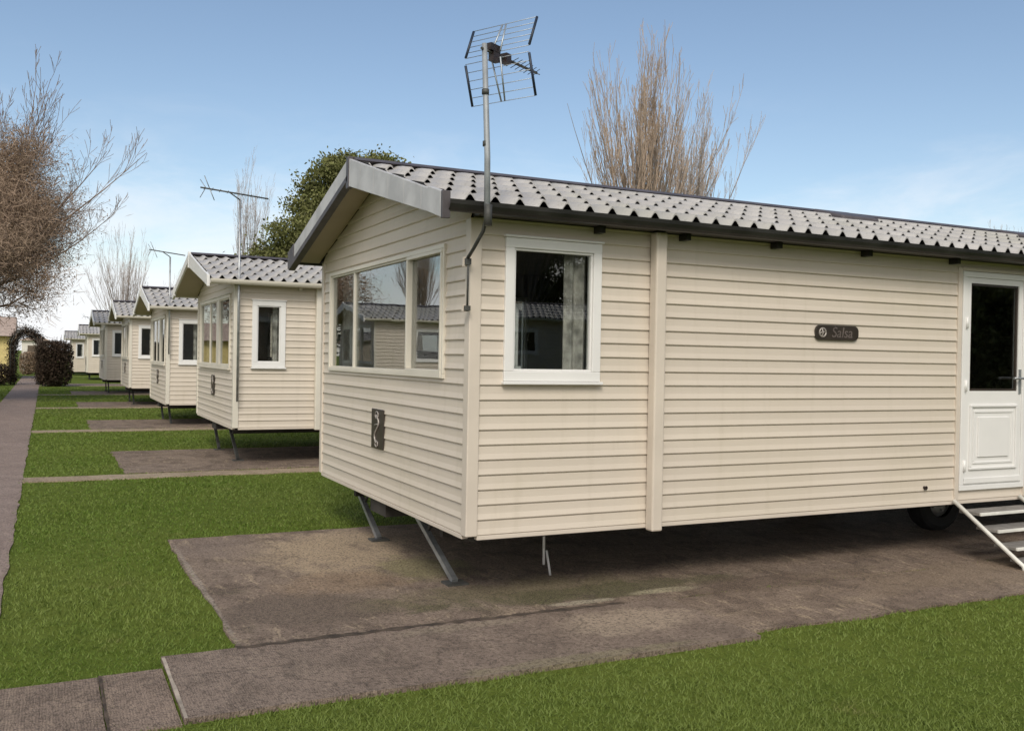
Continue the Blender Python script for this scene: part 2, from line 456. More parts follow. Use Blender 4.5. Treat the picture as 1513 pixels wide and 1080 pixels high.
def gable_board(x0, x1, zb, side, d0=.225, d1=.145, top=.045):
    """barge board that tapers from the ridge down to the eave"""
    ya = W/2 + (0 if side else 0); ye = EY-.01
    n = 6; mb = MB(); prev = None
    for i in range(n+1):
        t = i/n; y = ya+(ye-ya)*t; zt = roof_z(max(y, EY), zb)+top; d = d0+(d1-d0)*t
        if side: y = W-y
        cur = (y, zt, zt-d)
        if prev:
            p = [(x, q[0], q[k]) for k in (2, 1) for q in (prev, cur) for x in (x0, x1)]
            mb.hexa(p)
        prev = cur
    return mb

def swirl(parent, mw, mat):
    mb = MB()
    pts = []
    for i in range(25):
        t = i/24; a = -2.2+t*4.6
        pts.append((.034*math.sin(a*1.35), -.105+.21*t, .004))
    mb.tube([mw @ Vector(p) for p in pts], .0075, 5)
    for cy, r in ((.105, .026), (-.112, .022)):
        mb.tube([mw @ Vector((r*math.cos(a), cy+r*math.sin(a), .004)) for a in [k*math.pi/8 for k in range(17)]], .005, 5)
    mb.tube([mw @ Vector((-.035, .028, .004)), mw @ Vector((.03, .04, .004))], .006, 5)
    return mb.build('emblem', mat, parent)

def make_van(label, loc, zb, L, near):
    cfg_roof.update(ridge=2.725 if near else 2.65, ov=.30 if near else .42)
    RIDGE = ridge = cfg_roof['ridge']; OV = cfg_roof['ov']
    v = empty('caravan', loc)
    tag(v, label, 'caravan', 'static caravans in the row')
    sid = M['siding'] if near else M['siding2']
    zt = zb+2.09
    ext_long = lambda z: (0.0, L)
    def ext_gab(z):
        if z <= zb+EAVE-.005: return (0.0, W)
        t = (z-(zb+EAVE-.005))/(ridge-.05-EAVE+.005); return (W/2*t, W-W/2*t)
    # window layout
    if near:
        fw = [(.234, .979, zb+1.018, zb+1.974)]
        ew = [(.425, 3.38, zb+1.02, zb+1.96)]
        door = (4.655, 5.505, zb+.085, zb+2.0)
        fw.append((6.6, 7.9, zb+1.018, zb+1.974))
    else:
        fw = [(.24, .73, zb+.89, zb+1.87)]
        ew = [(.32, 3.36, zb+.86, zb+1.97)]
        door = (4.5, 5.35, zb+.085, zb+2.0)
        fw.append((2.4, 3.5, zb+1.2, zb+1.87))
    rw = [(1.2, 2.3, zb+.95, zb+1.87), (5.2, 6.0, zb+1.2, zb+1.87)]
    fh = [(a+.03, b-.03, c+.03, d-.03) for a, b, c, d in fw]
    eh = [(a+.03, b-.03, c+.03, d-.03) for a, b, c, d in ew]
    rh = [(a+.03, b-.03, c+.03, d-.03) for a, b, c, d in rw]
    dh = (door[0]+.02, door[1]-.02, door[2]+.02, door[3]-.02)
    def side(pl, ext, top, holes, cut=.045):
        mb = MB()
        wall_courses(mb, pl, L, zb+.0, top, ext, holes)
        return mb.build('wall', sid, v)
    side('front', ext_long, zt, sorted(fh+[dh])); side('rear', ext_long, zt, rh)
    side('end', ext_gab, zb+ridge-.055, eh); side('far_end', ext_gab, zb+ridge-.055, [])
    # interior lining: floor, ceiling and walls seen through the windows
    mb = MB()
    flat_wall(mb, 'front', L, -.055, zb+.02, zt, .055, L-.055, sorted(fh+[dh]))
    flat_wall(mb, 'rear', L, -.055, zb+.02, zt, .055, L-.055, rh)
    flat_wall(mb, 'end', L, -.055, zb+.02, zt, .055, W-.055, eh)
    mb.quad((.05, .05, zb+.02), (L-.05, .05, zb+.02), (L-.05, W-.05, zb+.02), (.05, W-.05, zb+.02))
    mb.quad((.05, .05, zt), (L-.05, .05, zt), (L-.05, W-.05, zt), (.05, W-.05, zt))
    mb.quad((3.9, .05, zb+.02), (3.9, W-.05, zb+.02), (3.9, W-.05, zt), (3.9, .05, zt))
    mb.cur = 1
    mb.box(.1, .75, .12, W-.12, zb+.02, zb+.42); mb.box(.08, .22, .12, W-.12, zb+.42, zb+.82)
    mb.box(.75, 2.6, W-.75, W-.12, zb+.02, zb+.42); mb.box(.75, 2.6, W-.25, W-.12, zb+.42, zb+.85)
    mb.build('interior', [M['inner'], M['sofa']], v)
    # windows
    if near:
        window('front', *fw[0], L, v, .066, curtains=[(.745, .93)])
        window('front', *fw[1], L, v, .066)
        window('end', *ew[0], L, v, .032, mulls=(1.18, 2.61), mat=M['cream'], glass=M['glassbig'], curtains=[(3.0, 3.30)], opener=(.45, 1.17), sill=False)
    else:
        window('front', *fw[0], L, v, .075, curtains=[(.56, .70)])
        window('front', *fw[1], L, v, .06)
        w = window('end', *ew[0], L, v, .05, mulls=(1.62, 2.3), mat=M['cream'], glass=M['glassbig'], curtains=[(3.0, 3.3)])
        q = MB(); ubox(q, 'end', 1.30, 1.52, -.04, .022, ew[0][2]+.04, ew[0][3]-.04, L); q.build('mullion', M['cream'], w)
    for r in rw: window('rear', *r, L, v, .06)
    # corner trims, base rail
    for (a, b, c, d) in ((-.022, .062, -.022, .062), (-.022, .05, W-.05, W+.022), (L-.05, L+.022, -.022, .05), (L-.05, L+.022, W-.05, W+.022)):
        m = MB(); m.box(a, b, c, d, zb-.004, zt-.005); m.build('corner_trim', M['trim'] if near else M['cream'], v, .006)
    m = MB()
    m.box(.062, L-.05, -.0165, .03, zb-.03, zb-.002); m.box(.062, L-.05, W-.03, W+.0165, zb-.03, zb-.002)
    m.box(-.0165, .03, .062, W-.05, zb-.03, zb-.002)
    m.build('base_rail', M['trim'], v, .003)
    m = MB(); m.box(.03, L-.03, .03, W-.03, zb-.045, zb-.004); m.build('floor_panel', M['rust'], v)
    # roof
    r = tiles(L, zb).build('roof', M['tile'], v)
    m = MB()
    for s in (0, 1):
        f = (lambda y: W-y) if s else (lambda y: y)
        a, b = EY+.02, W/2
        za, zc = roof_z(a, zb), roof_z(b, zb)
        m.hexa([(x, f(y), z+o) for o in (-.035, -.006) for (y, z) in ((a, za), (b, zc)) for x in (-OV+.03, L+OV-.03)])
    m.build('roof_deck', M['deck'], v)
    m = MB()
    m.prism([(W/2-.13, zb+RIDGE+.015), (W/2-.05, zb+RIDGE+.052), (W/2+.05, zb+RIDGE+.052), (W/2+.13, zb+RIDGE+.015), (W/2, zb+RIDGE+.0)], 0, -OV+.022, L+OV-.022)
    m.build('ridge_cap', M['cap'], r)
    # soffit at both gable ends
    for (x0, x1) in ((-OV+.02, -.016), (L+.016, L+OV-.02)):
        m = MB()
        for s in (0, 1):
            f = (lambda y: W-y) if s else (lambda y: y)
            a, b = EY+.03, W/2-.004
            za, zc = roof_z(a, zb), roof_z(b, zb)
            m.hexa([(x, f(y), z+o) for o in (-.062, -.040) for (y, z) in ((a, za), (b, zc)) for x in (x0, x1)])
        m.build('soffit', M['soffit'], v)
    # eave boards
    for f in ((lambda y: y), (lambda y: W-y)):
        ys = sorted((f(EY+.04), f(.012))); m = MB()
        m.box(0.005, L-.005, ys[0], ys[1], zb+2.095, zb+2.112); m.build('eave_board', M['cap'] if near else M['trim'], v)
    bb = M['greytrim'] if near else M['upvc']
    for x0, x1 in ((-OV-.012, -OV+.018), (L+OV-.018, L+OV+.012)):
        for s in (0, 1):
            gable_board(x0, x1, zb, s, .225 if not s else .135, .145 if not s else .12).build('bargeboard', bb, v, .004)
            if s and near: gable_board(x0-.006, x1+.03, zb, s, .05, .05, .045-.134).build('board_edge', M['cap'], v, .003)
        m = MB(); zz = zb+RIDGE
        m.box(x0-.006, x1+.006, W/2-.035, W/2+.035, zz-.20, zz+.058); m.build('apex_cap', M['cap'] if near else bb, v, .004)
        for s in (0, 1):
            y0, y1 = (EY-.03, EY+.20) if not s else (W-EY-.20, W-EY+.03)
            m = MB(); zc0, zc1 = zb+EAVE-.115, zb+EAVE+.050
            yl, yh = (y0, y1)
            sl = (RIDGE-EAVE)/(W/2-EY)*(y1-y0)
            za, zb2 = (0, sl) if not s else (sl, 0)
            m.hexa([(x, y, z) for (da, db) in ((zc0, zc0), (zc1, zc1)) for (y, z) in ((yl, da+za), (yh, db+zb2)) for x in (x0-.005, x1+.005)])
            m.build('board_end', bb if not (s and near) else M['cap'], v, .005)
            if near:
                m = MB(); ya, yb = (y0-.03, y0-.001) if not s else (y1+.001, y1+.03)
                m.box(x0-.004, x1+.02, ya, yb, zc0-.005, zc1-.0); m.build('joint_cover', M['cap'], v, .003)
    # gutter (half round) and brackets
    gm = M['gutter'] if near else M['cream']
    for s in (0, 1):
        pr = []
        cy, cz = EY-.04, zb+EAVE-.004
        for k in range(9):
            a = math.pi+math.pi*k/8; pr.append((cy+.056*math.cos(a), cz+.070*math.sin(a)))
        for k in range(8, -1, -1):
            a = math.pi+math.pi*k/8; pr.append((cy+.049*math.cos(a), cz+.063*math.sin(a)))
        if s: pr = [(W-y, z) for y, z in pr]
        m = MB(); m.prism(pr, 0, -OV+.025, L+OV-.025); g = m.build('gutter', gm, v)
        for xx in (.935, 1.66, 2.52, 3.466, 4.5, 5.6, 6.8, 8.0, 9.0):
            ya, yb = (-.10, -.014) if not s else (W+.014, W+.10)
            if xx < (L if near else 2): m = MB(); m.box(xx-.022, xx+.022, ya, yb, zb+2.045, zb+2.093); m.build('gutter_bracket', gm, g)
    # downpipe
    m = MB(); xd = 1.43 if near else 1.22
    m.box(xd-.046, xd+.046, -.105, -.018, zb-.045, zb+2.085)
    d = m.build('downpipe', M['trim'] if near else M['cream'], v, .012)
    if near:
        m = MB(); m.box(xd-.034, xd+.034, -.09, -.03, zb+2.086, zb+2.12); m.build('pipe_socket', M['black'], d)
    # door
    fr = MB()
    a, b, c, e = door
    for q in ((a, b, e-.05, e), (a, b, c, c+.045), (a, a+.05, c+.045, e-.05), (b-.05, b, c+.045, e-.05)):
        ubox(fr, 'front', q[0], q[1], -.05, .03, q[2], q[3], L)
    dr = fr.build('door', M['upvc'], v, .004)
    lf = MB(); A, B, C_, E_ = a+.053, b-.053, c+.048, e-.053
    g0, g1, gz0, gz1 = A+.055, B-.055, zb+.955, zb+1.90
    for q in ((A, B, gz1, E_), (A, B, C_, gz0), (A, g0, gz0, gz1), (g1, B, gz0, gz1)):
        ubox(lf, 'front', q[0], q[1], -.03, .022, q[2], q[3], L)
    leaf = lf.build('door_leaf', M['upvc'], dr)
    m = MB(); ubox(m, 'front', g0-.01, g1+.01, -.012, -.004, gz0-.01, gz1+.01, L); m.build('pane', M['glass'], dr)
    m = MB()
    for q in ((g0, g1, gz1-.02, gz1), (g0, g1, gz0, gz0+.02), (g0, g0+.02, gz0+.02, gz1-.02), (g1-.02, g1, gz0+.02, gz1-.02)):
        ubox(m, 'front', q[0], q[1], -.003, .012, q[2], q[3], L)
    m.build('glazing_bead', M['plate'], dr)
    p0, p1 = gz0-.12, C_+.13
    m = MB()
    for ins, o1 in ((0, .031), (.05, .0225)):
        u0, u1, zz0, zz1 = A+.06+ins, B-.06-ins, p1+ins, p0-ins
        t = .022
        for q in ((u0, u1, zz1-t, zz1), (u0, u1, zz0, zz0+t), (u0, u0+t, zz0+t, zz1-t), (u1-t, u1, zz0+t, zz1-t)):
            ubox(m, 'front', q[0], q[1], .021, o1+.007, q[2], q[3], L)
    ubox(m, 'front', A+.17, B-.17, .021, .034, p1+.11, p0-.11, L)
    m.build('door_panel', M['upvc'], dr, .006)
    m = MB(); ubox(m, 'front', A+.0, B, .023, .032, C_+.01, C_+.06, L); m.build('weather_bar', M['upvc'], dr, .004)
    m = MB(); hz = zb+1.04
    ubox(m, 'front', B-.045, B-.015, .0225, .03, hz-.11, hz+.11, L)
    m.tube([(B-.03, -.03, hz+.03), (B-.03, -.065, hz+.03), (B-.16, -.065, hz+.03)], .011, 8)
    m.build('handle', M['steel'], dr)
    for hz in (zb+1.0, zb+1.55, zb+.3):
        m = MB(); m.tube([(A-.006, -.034, hz-.05), (A-.006, -.034, hz+.05)], .012, 8); m.build('hinge', M['upvc'], dr)
    m = MB(); ubox(m, 'front', a-.05, a-.003, -.0, .022, zb+.0, e+.03, L); ubox(m, 'front', b+.003, b+.05, -.0, .022, zb+.0, e+.03, L)
    ubox(m, 'front', a-.003, b+.003, -.0, .024, e+.003, e+.035, L)
    m.build('door_trim', M['trim'], dr, .004)
    # badge on end wall
    m = MB(); zc = zb+.565; yc = 1.845
    ubox(m, 'end', yc-.155, yc+.155, .012, .024, zc-.165, zc+.165, L)
    bp = m.build('end_badge', M['plate'], v, .008)
    mw = Matrix(((0, 0, -1, -.024), (-1.5, 0, 0, yc), (0, 1.1, 0, zc), (0, 0, 0, 1)))
    swirl(bp, mw, M['emblem'])
    # name plate on long wall
    if near:
        m = MB(); u0, u1, z0, z1 = 2.965, 3.428, zb+1.36, zb+1.478
        pr = []; rr = .045
        for cx, cz, s0 in ((u1-rr, z1-rr, 0), (u0+rr, z1-rr, 90), (u0+rr, z0+rr, 180), (u1-rr, z0+rr, 270)):
            for k in range(6):
                an = R(s0+18*k); pr.append((cx+rr*math.cos(an), cz+rr*math.sin(an)))
        m.prism(pr, 1, -.026, -.010); npl = m.build('name_plate', M['plate'], v, .003)
        cz = (z0+z1)/2; cx = u0+.072; m = MB()
        m.tube([(cx+.034*math.cos(t), -.027, cz+.034*math.sin(t)) for t in [k*math.pi/8 for k in range(17)]], .007, 6)
        m.tube([(cx-.010, -.027, cz-.032), (cx+.006, -.027, cz), (cx-.008, -.027, cz+.032)], .006, 5)
        m.tube([(cx-.03, -.027, cz-.004), (cx+.028, -.027, cz+.008)], .005, 5)
        m.build('emblem', M['emblem'], npl)
        mw = Matrix(((1, .18, 0, u0+.285), (0, 0, -1, -.0275), (0, 1, 0, cz), (0, 0, 0, 1)))
        text_mesh('lettering', 'Salsa', .118, M['emblem2'], npl, mw)
        m = MB(); m.tube([(4.24, -.008, zb+.13), (4.24, -.03, zb+.13)], .014, 10); m.tube([(4.24, -.03, zb+.13), (4.24, -.032, zb+.13)], .018, 10)
        m.build('overflow_outlet', M['brownp'], v)
        for vx in (4.55, 7.35):
            m = MB(); ya, yb = 1.28, 1.70; za, zc = roof_z(ya, zb), roof_z(yb, zb)
            m.hexa([(x, y, z+o) for o in (.01, .075) for (y, z) in ((ya, za), (yb, zc)) for x in (vx, vx+.5)]); m.build('roof_vent', M['cap'], r, .02)
        m = MB(); m.tube([(.893, .6, zb-.03), (.897, .6, .10)], .010, 6); m.tube([(.93, .62, .20), (.955, .6, .012)], .009, 6)
        m.build('waste_pipe', M['upvc'], v)
    # chassis, axle, wheels, corner steadies
    m = MB()
    for y in (.75, W-.75):
        m.box(.12, L-.12, y-.03, y+.03, zb-.145, zb-.046)
    for x in (.25, 1.6, 3.0, 4.6, 6.2, 8.0):
        m.box(x-.03, x+.03, .779, W-.779, zb-.13, zb-.048)
    m.box(.02, 1.1, 1.72, 2.12, zb-.15, zb-.0465); m.box(1.5, 2.6, 1.0, 1.6, zb-.17, zb-.0465)
    ch = m.build('chassis', M['rust'], v)
    m = MB(); m.tube([(5.52, .8, .30), (5.52, W-.8, .30)], .035, 8); m.build('axle', M['rust'], v)
    for y in (.95, W-.95):
        m = MB()
        rr = [(.17, -.095), (.26, -.10), (.30, -.08), (.315, -.03), (.315, .03), (.30, .08), (.26, .10), (.17, .095)]
        n = 28
        for j in range(n):
            a0, a1 = 2*math.pi*j/n, 2*math.pi*(j+1)/n
            for (r0, o0), (r1, o1) in zip(rr, rr[1:]):
                m.quad(*[(5.52+q*math.cos(a), y+o, .315+q*math.sin(a)) for q, o, a in ((r0, o0, a0), (r0, o0, a1), (r1, o1, a1), (r1, o1, a0))], smooth=True)
        wh = m.build('wheel', M['rubber'], v)
        m = MB(); sgn = -1 if y < 1 else 1
        m.tube([(5.52, y+sgn*.02, .315), (5.52, y+sgn*.06, .315), (5.52, y+sgn*.062, .315)], [.175, .165, .11], 24)
        m.tube([(5.52, y+sgn*.06, .315), (5.52, y+sgn*.11, .315)], [.055, .045], 12)
        for k in range(5):
            a = k*2*math.pi/5
            m.tube([(5.52+.11*math.cos(a), y+sgn*.058, .315+.11*math.sin(a)), (5.52+.11*math.cos(a), y+sgn*.085, .315+.11*math.sin(a))], .014, 6)
        m.build('rim', M['steel'], wh)
    for (x, yt, yf) in ((.2, 1.55, .62), (.2, 3.16, 2.36), (L-.4, 1.55, .62), (L-.4, 3.16, 2.36)):
        m = MB()
        dv = Vector((0, yf-yt, -(zb-.07))).normalized(); nrm = Vector((0, -dv.z, dv.y))
        a = Vector((x, yt, zb-.06)); b_ = Vector((x-.02, yf, .03)); hw = .020
        m.hexa([(p+Vector((sx*.022, 0, 0))+nrm*sn*hw) for p in (a, b_) for sn in (-1, 1) for sx in (-1, 1)])
        lg = m.build('corner_steady', M['steel'] if near else M['dsteel'], v)
        m = MB(); m.box(x-.10, x+.06, yf-.07, yf+.07, .004, .028); m.build('foot_plate', M['dsteel'], lg)
        m = MB(); m.tube([(x, yt-.45, zb-.06), (x, yt-.33, zb-.19)], .014, 6)
        m.box(x-.05, x+.05, yt-.52, yt+.06, zb-.085, zb-.046); m.build('brace', M['dsteel'], lg)
    return v

van1 = make_van('nearest beige caravan with white door, side window and dark oval name plate', (0, 0, 0), .48, 10.4, True)
van2 = make_van('second beige caravan, just left of the nearest one, with narrow side window', (-.02, 8.5, 0), .56, 9.2, False)
labels = [
    ('third caravan in the row, partly hidden behind the second one from the front', (-.08, 16.5, -.06)),
    ('fourth caravan in the row, its white framed side window cut by the third', (-.22, 25.0, 0)),
    ('fifth caravan in the row, only a slim strip of beige wall showing', (-.45, 33.6, 0)),
    ('sixth caravan in the row, small and grey roofed near the end', (-.42, 52.0, -.12)),
    ('farthest caravan showing a pale wall just right of the brown bush', (-.95, 63.0, -.3)),
]
vans = []
for lb, loc in labels:
    c = copy_tree(van2); c.location = loc; c['label'] = lb; vans.append(c)
    c.rotation_euler.z = R(rnd.uniform(-.6, .6))
c = copy_tree(van2); c.location = (-6.0, 24.2, 0); c.rotation_euler.z = math.pi
c['label'] = 'beige caravan across the path, seen only as reflection in the front window'; c['group'] = 'caravans seen as reflections'
c = copy_tree(van2); c.location = (3.2, -20.2, 0)
c['label'] = 'dark looking caravan seen only as reflection in the square side window'; c['group'] = 'caravans seen as reflections'

# ------------------------------------------------------------------ door steps
st = empty('door_steps', (4.58, 0, 0)); tag(st, 'white framed metal steps with grey treads below the white door', 'steps')
for x in (0.0, .86):
    m = MB(); m.tube([(x, -.035, .485), (x, -.64, .085), (x, -.70, .05), (x, -.71, .0)], .018, 10); m.build('stringer', M['whitepaint'], st)
for k, (y, z) in enumerate(((-.17, .40), (-.34, .285), (-.51, .17), (-.66, .075))):
    m = MB(); m.box(.022, .838, y-.10, y+.10, z-.014, z+.012)
    t = m.build('tread', M['tread'], st, .004)
    m = MB(); m.box(.022, .838, y-.118, y-.1005, z-.012, z+.0135); m.build('tread_edge', M['whitepaint'], t, .003)

# ------------------------------------------------------------------ aerials
ae = empty('tv_aerial', (-.062, -.325, 0)); tag(ae, 'grid aerial with dark edge bars on tall mast at nearest caravan corner', 'aerial')
m = MB(); m.tube([Vector((.016, .0, 2.47)), Vector((.010, 0, 2.9)), Vector((-.014, .02, 3.60))], [.020, .019, .017], 10); mast = m.build('mast', M['mast'], ae)
for z, x in ((3.30, -.006), (2.98, .006)): m = MB(); m.tube([Vector((x, .010, z-.016)), Vector((x, .010, z+.016))], .023, 10); m.build('collar', M['dsteel'], mast)
m = MB(); m.tube([Vector((.016, -.012, 2.56)), Vector((.004, .03, 2.44)), Vector((-.004, .16, 2.34)), Vector((.004, .285, 2.28))], .012, 8)
m.tube([Vector((.016, -.012, 2.47)), Vector((.016, -.012, 2.60))], .026, 10); ar = m.build('bracket_arm', M['dsteel'], ae)
m = MB(); m.box(-.02, .03, .275, .3005, 1.95, 1.99); m.box(-.02, .03, .275, .3005, 2.24, 2.30); m.build('wall_bracket', M['trim'], ae)
m = MB(); m.tube([Vector((.005, .262, 1.95)), Vector((.005, .258, 2.28))], .007, 6)
m.box(-.014, .024, .25, .274, 1.955, 1.985); m.box(-.014, .024, .25, .274, 2.25, 2.29); m.build('wall_rod', M['dsteel'], ae)
Rd = Vector((.244, -.455, 0)).normalized(); Bd = Vector((.455, .244, 0)).normalized(); Zd = Vector((0, 0, 1))
top = Vector((-.014, .02, 3.565)); vtx = top+Bd*.12+Rd*.0
m = MB()
for sg, hh in ((1, .215), (-1, .275)):
    for k in range(6):
        t = .08+.92*k/5; p = vtx+Zd*(sg*hh*t)+Bd*(.085*t)
        m.tube([p-Rd*.25, p+Rd*.25], .0024, 5)
    for q in (-.035, .035):
        m.tube([vtx+Rd*q+Zd*sg*.02, vtx+Rd*q*.4+Zd*sg*hh+Bd*.085], .006, 5)
m.build('reflector_grid', M['alu'], ae)
for sg, hh in ((1, .215), (-1, .275)):
    for sd in (-1, 1):
        m = MB(); p0 = vtx+Zd*(sg*hh*.1)+Rd*sd*.25+Bd*.008; p1 = vtx+Zd*(sg*hh)+Rd*sd*.25+Bd*.088
        m.tube([p0, p1], .0085, 6); m.build('edge_bar', M['navy'], ae)
m = MB(); m.tube([top-Bd*.03, top+Bd*.58], .009, 6)
for k in range(7):
    p = top+Bd*(.30+.045*k); h = .05-.003*k
    for sg in (-1, 1):
        m.tube([p+Zd*sg*.004, p+Zd*sg*.018+Rd*h], .003, 4); m.tube([p+Zd*sg*.004, p+Zd*sg*.018-Rd*h], .003, 4)
bo = m.build('boom', M['dsteel'], ae)
m = MB()
def obox(mb, c, ex, ey, ez):
    mb.hexa([c+Rd*sx*ex+Bd*sy*ey+Zd*sz*ez for sz in (-1, 1) for sy in (-1, 1) for sx in (-1, 1)])
obox(m, top+Bd*.225, .027, .026, .03); m.build('dipole_box', M['brownp'], bo)
m = MB(); obox(m, top+Bd*.09+Zd*.03, .022, .05, .022); obox(m, top+Bd*.105-Zd*.02, .02, .035, .03); m.build('clamp', M['brownp'], bo)

def yagi(loc, hm, zbase, span, ang, label, n=9):
    r = empty('tv_aerial', loc); tag(r, label, 'aerial', 'stick aerials on the farther caravans')
    m = MB(); m.tube([(0, 0, zbase), (0, 0, hm-.09)], .017, 8); m.build('mast', M['steel'], r)
    d = Vector((math.cos(ang), math.sin(ang), 0)); q = Vector((-d.y, d.x, 0)); o = Vector((0, 0, hm))
    m = MB(); m.tube([o-d*span*.58+Vector((0, 0, .05)), o+d*span*.42-Vector((0, 0, .04))], .011, 6); m.tube([o-d*.15+Vector((0, 0, .01)), o-Vector((0, 0, .09))], .01, 5)
    bm_ = m.build('boom', M['dsteel'], r)
    m = MB()
    for k in range(n):
        p = o-d*span*.52+d*(span*.9*k/(n-1))+Vector((0, 0, .045-.08*k/(n-1))); l = .14-.006*k
        m.tube([p-q*l, p+q*l], .005, 4)
    p = o-d*span*.45+Vector((0, 0, .05))
    for s in (-1, 1): m.tube([p, p+Vector((0, 0, s*.17))-d*.07*s], .006, 4); m.tube([p-d*.05, p-d*.12+Vector((0, 0, s*.13))+q*.1], .005, 4)
    m.build('elements', M['steel'], bm_)
    return r
yagi((.0, 8.36, 0), 3.95, .95, .95, R(-4), 'spindly stick aerial on thin mast at corner of second caravan')
yagi((-.06, 16.38, 0), 3.83, 1.6, .75, R(-4), 'small aerial on thin mast at corner of third caravan')
yagi((-.3, 52.4, -.1), 3.6, 2.6, .6, R(15), 'tiny aerial on mast above the end of the row', 6)

# ------------------------------------------------------------------ trees
def bnormal(v, r, k): return (v+Vector((r.uniform(-k, k), r.uniform(-k, k), r.uniform(-k, k)))).normalized()
def branch(out, r, p, d, length, rad, lvl, cfg):
    n = cfg['seg'][lvl]; pts = [p.copy()]; rs = [rad]; q = p.copy(); dd = d.copy()
    for i in range(n):
        dd = bnormal(dd+Vector((0, 0, cfg['up'][lvl])), r, cfg['jit'][lvl])
        q = q+dd*(length/n); pts.append(q.copy()); rs.append(max(rad*(1-(i+1)/n*cfg['tap']), cfg['rmin']))
    out.append((pts, rs, lvl))
    if lvl+1 >= len(cfg['kids']): return
    k = cfg['kids'][lvl+1]
    for j in range(k):
        t = r.uniform(cfg['from'][lvl], 1.0); x = t*n; i = min(int(x), n-1); f = x-i
        b = pts[i].lerp(pts[i+1], f); ax = (pts[i+1]-pts[i]).normalized()
        side = ax.cross(Vector((r.uniform(-1, 1), r.uniform(-1, 1), r.uniform(-1, 1))))
        if side.length < 1e-4: continue
        side.normalize(); a = R(r.uniform(*cfg['ang'][lvl]))
        nd = (ax*math.cos(a)+side*math.sin(a)).normalized()
        branch(out, r, b, nd, length*r.uniform(*cfg['len'][lvl])*(1-.45*t*cfg.get('apical', 1)), rs[i]*cfg['rr'], lvl+1, cfg)

def build_tree(label, loc, trunk_pts, trunk_r, seeds, cfg, tmat, cmat, seed, group='bare trees', name='bare_tree', leaves=None, split=1):
    """trunk (with the main limbs) and a crown of finer shoots"""
    r = random.Random(seed); root = empty(name, loc); tag(root, label, 'tree', group)
    br = []
    for (p, d, l, rad) in seeds: branch(br, r, Vector(p), Vector(d).normalized(), l, rad, 0, cfg)
    tm, cm = MB(), MB()
    tm.tube(trunk_pts, trunk_r, 12)
    for pts, rs, lvl in br:
        (tm if lvl < split else cm).tube(pts, rs, 6 if lvl < split else 3, cap=lvl < split)
    tm.build('trunk', tmat, root); c = cm.build('crown', cmat, root)
    if leaves: leaf_part(root, leaves, r, br)
    return root

def leaf_cloud(name, centers, mat, parent, size, seed, aspect=.55):
    """many small leaf faces as one part"""
    rg = np.random.default_rng(seed); c = np.asarray(centers, float); n = len(c)
    a = rg.normal(size=(n, 3)); a /= np.linalg.norm(a, axis=1, keepdims=True)
    b = rg.normal(size=(n, 3)); b -= a*(a*b).sum(1, keepdims=True); b /= np.linalg.norm(b, axis=1, keepdims=True)
    s = (size*rg.uniform(.6, 1.4, n))[:, None]
    v = np.stack([c-a*s, c+b*s*aspect, c+a*s, c-b*s*aspect], 1).reshape(-1, 3)
    me = bpy.data.meshes.new(name); me.vertices.add(4*n); me.vertices.foreach_set('co', v.ravel().astype(np.float32))
    me.loops.add(4*n); me.loops.foreach_set('vertex_index', np.arange(4*n, dtype=np.int32))
    me.polygons.add(n); me.polygons.foreach_set('loop_start', np.arange(0, 4*n, 4, dtype=np.int32))
    me.update(calc_edges=True); me.materials.append(mat)
    o = bpy.data.objects.new(name, me); COL.objects.link(o); o.parent = parent
    return o
def leaf_part(root, leaves, r, br):
    mat, n, size, spread, minlvl, zlim = leaves
    tips = [p for pts, rs, l in br if l >= minlvl for p in pts[1:] if zlim[0] < p.z < zlim[1]]
    cs = []
    for _ in range(n):
        p = r.choice(tips); cs.append((p.x+r.gauss(0, spread), p.y+r.gauss(0, spread), p.z+r.gauss(0, spread)))
    leaf_cloud('foliage', cs, mat, root, size, r.randint(0, 9999))
    tw = []
    for _ in range(95000):
        p = r.choice(tips); tw.append((p.x+r.gauss(0, spread*1.3), p.y+r.gauss(0, spread*1.3), p.z+r.gauss(0, spread*1.3)))
    leaf_cloud('fine_twigs', tw, M['twigfine'], root, .17, r.randint(0, 9999), .035)

# big brown tree hanging into the picture from the left
r_ = random.Random(3); seeds = []
for k in range(58):      # dense clipped head
    a = r_.uniform(0, 2*math.pi); el = R(r_.uniform(2, 80))
    seeds.append(((.12*math.cos(a), .12*math.sin(a), r_.uniform(2.5, 5.0)), (math.cos(a)*math.cos(el), math.sin(a)*math.cos(el), math.sin(el)), r_.uniform(2.4, 3.6), .05))
cfgL = dict(seg=[6, 5, 4], up=[.05, .08, .05], jit=[.16, .2, .22], tap=.8, rmin=.008, kids=[1, 11, 7], **{'from': [.25, .15]}, ang=[(20, 55), (20, 60)], len=[(.35, .6), (.4, .7)], rr=.5)
big = build_tree('large tree with a dense brown withered crown at left edge', (-4.5, 28.6, 0), [(0, 0, 0), (.05, 0, 1.2), (0, .05, 2.6), (.1, 0, 4.6)], [.36, .27, .25, .14], seeds, cfgL, M['barkb'], M['twig'], 11,
                 leaves=(M['leafbrown'], 105000, .030, .32, 1, (2.9, 8.2)))
r_ = random.Random(5); seeds = []
for k in range(15):      # long straight shoots above the head
    a = r_.uniform(0, 2*math.pi); t = R(r_.uniform(3, 26))
    seeds.append(((.5*math.cos(a), .5*math.sin(a), 4.6), (math.cos(a)*math.sin(t), math.sin(a)*math.sin(t), math.cos(t)), r_.uniform(4.2, 6.0), .036))
for dz, l in ((.0, 6.3), (.35, 5.2), (-.5, 4.6)):      # the limbs reaching out to the right
    seeds.append(((.3, 0, 4.0+dz), (.86, -.30, .50+dz*.2), l, .046))
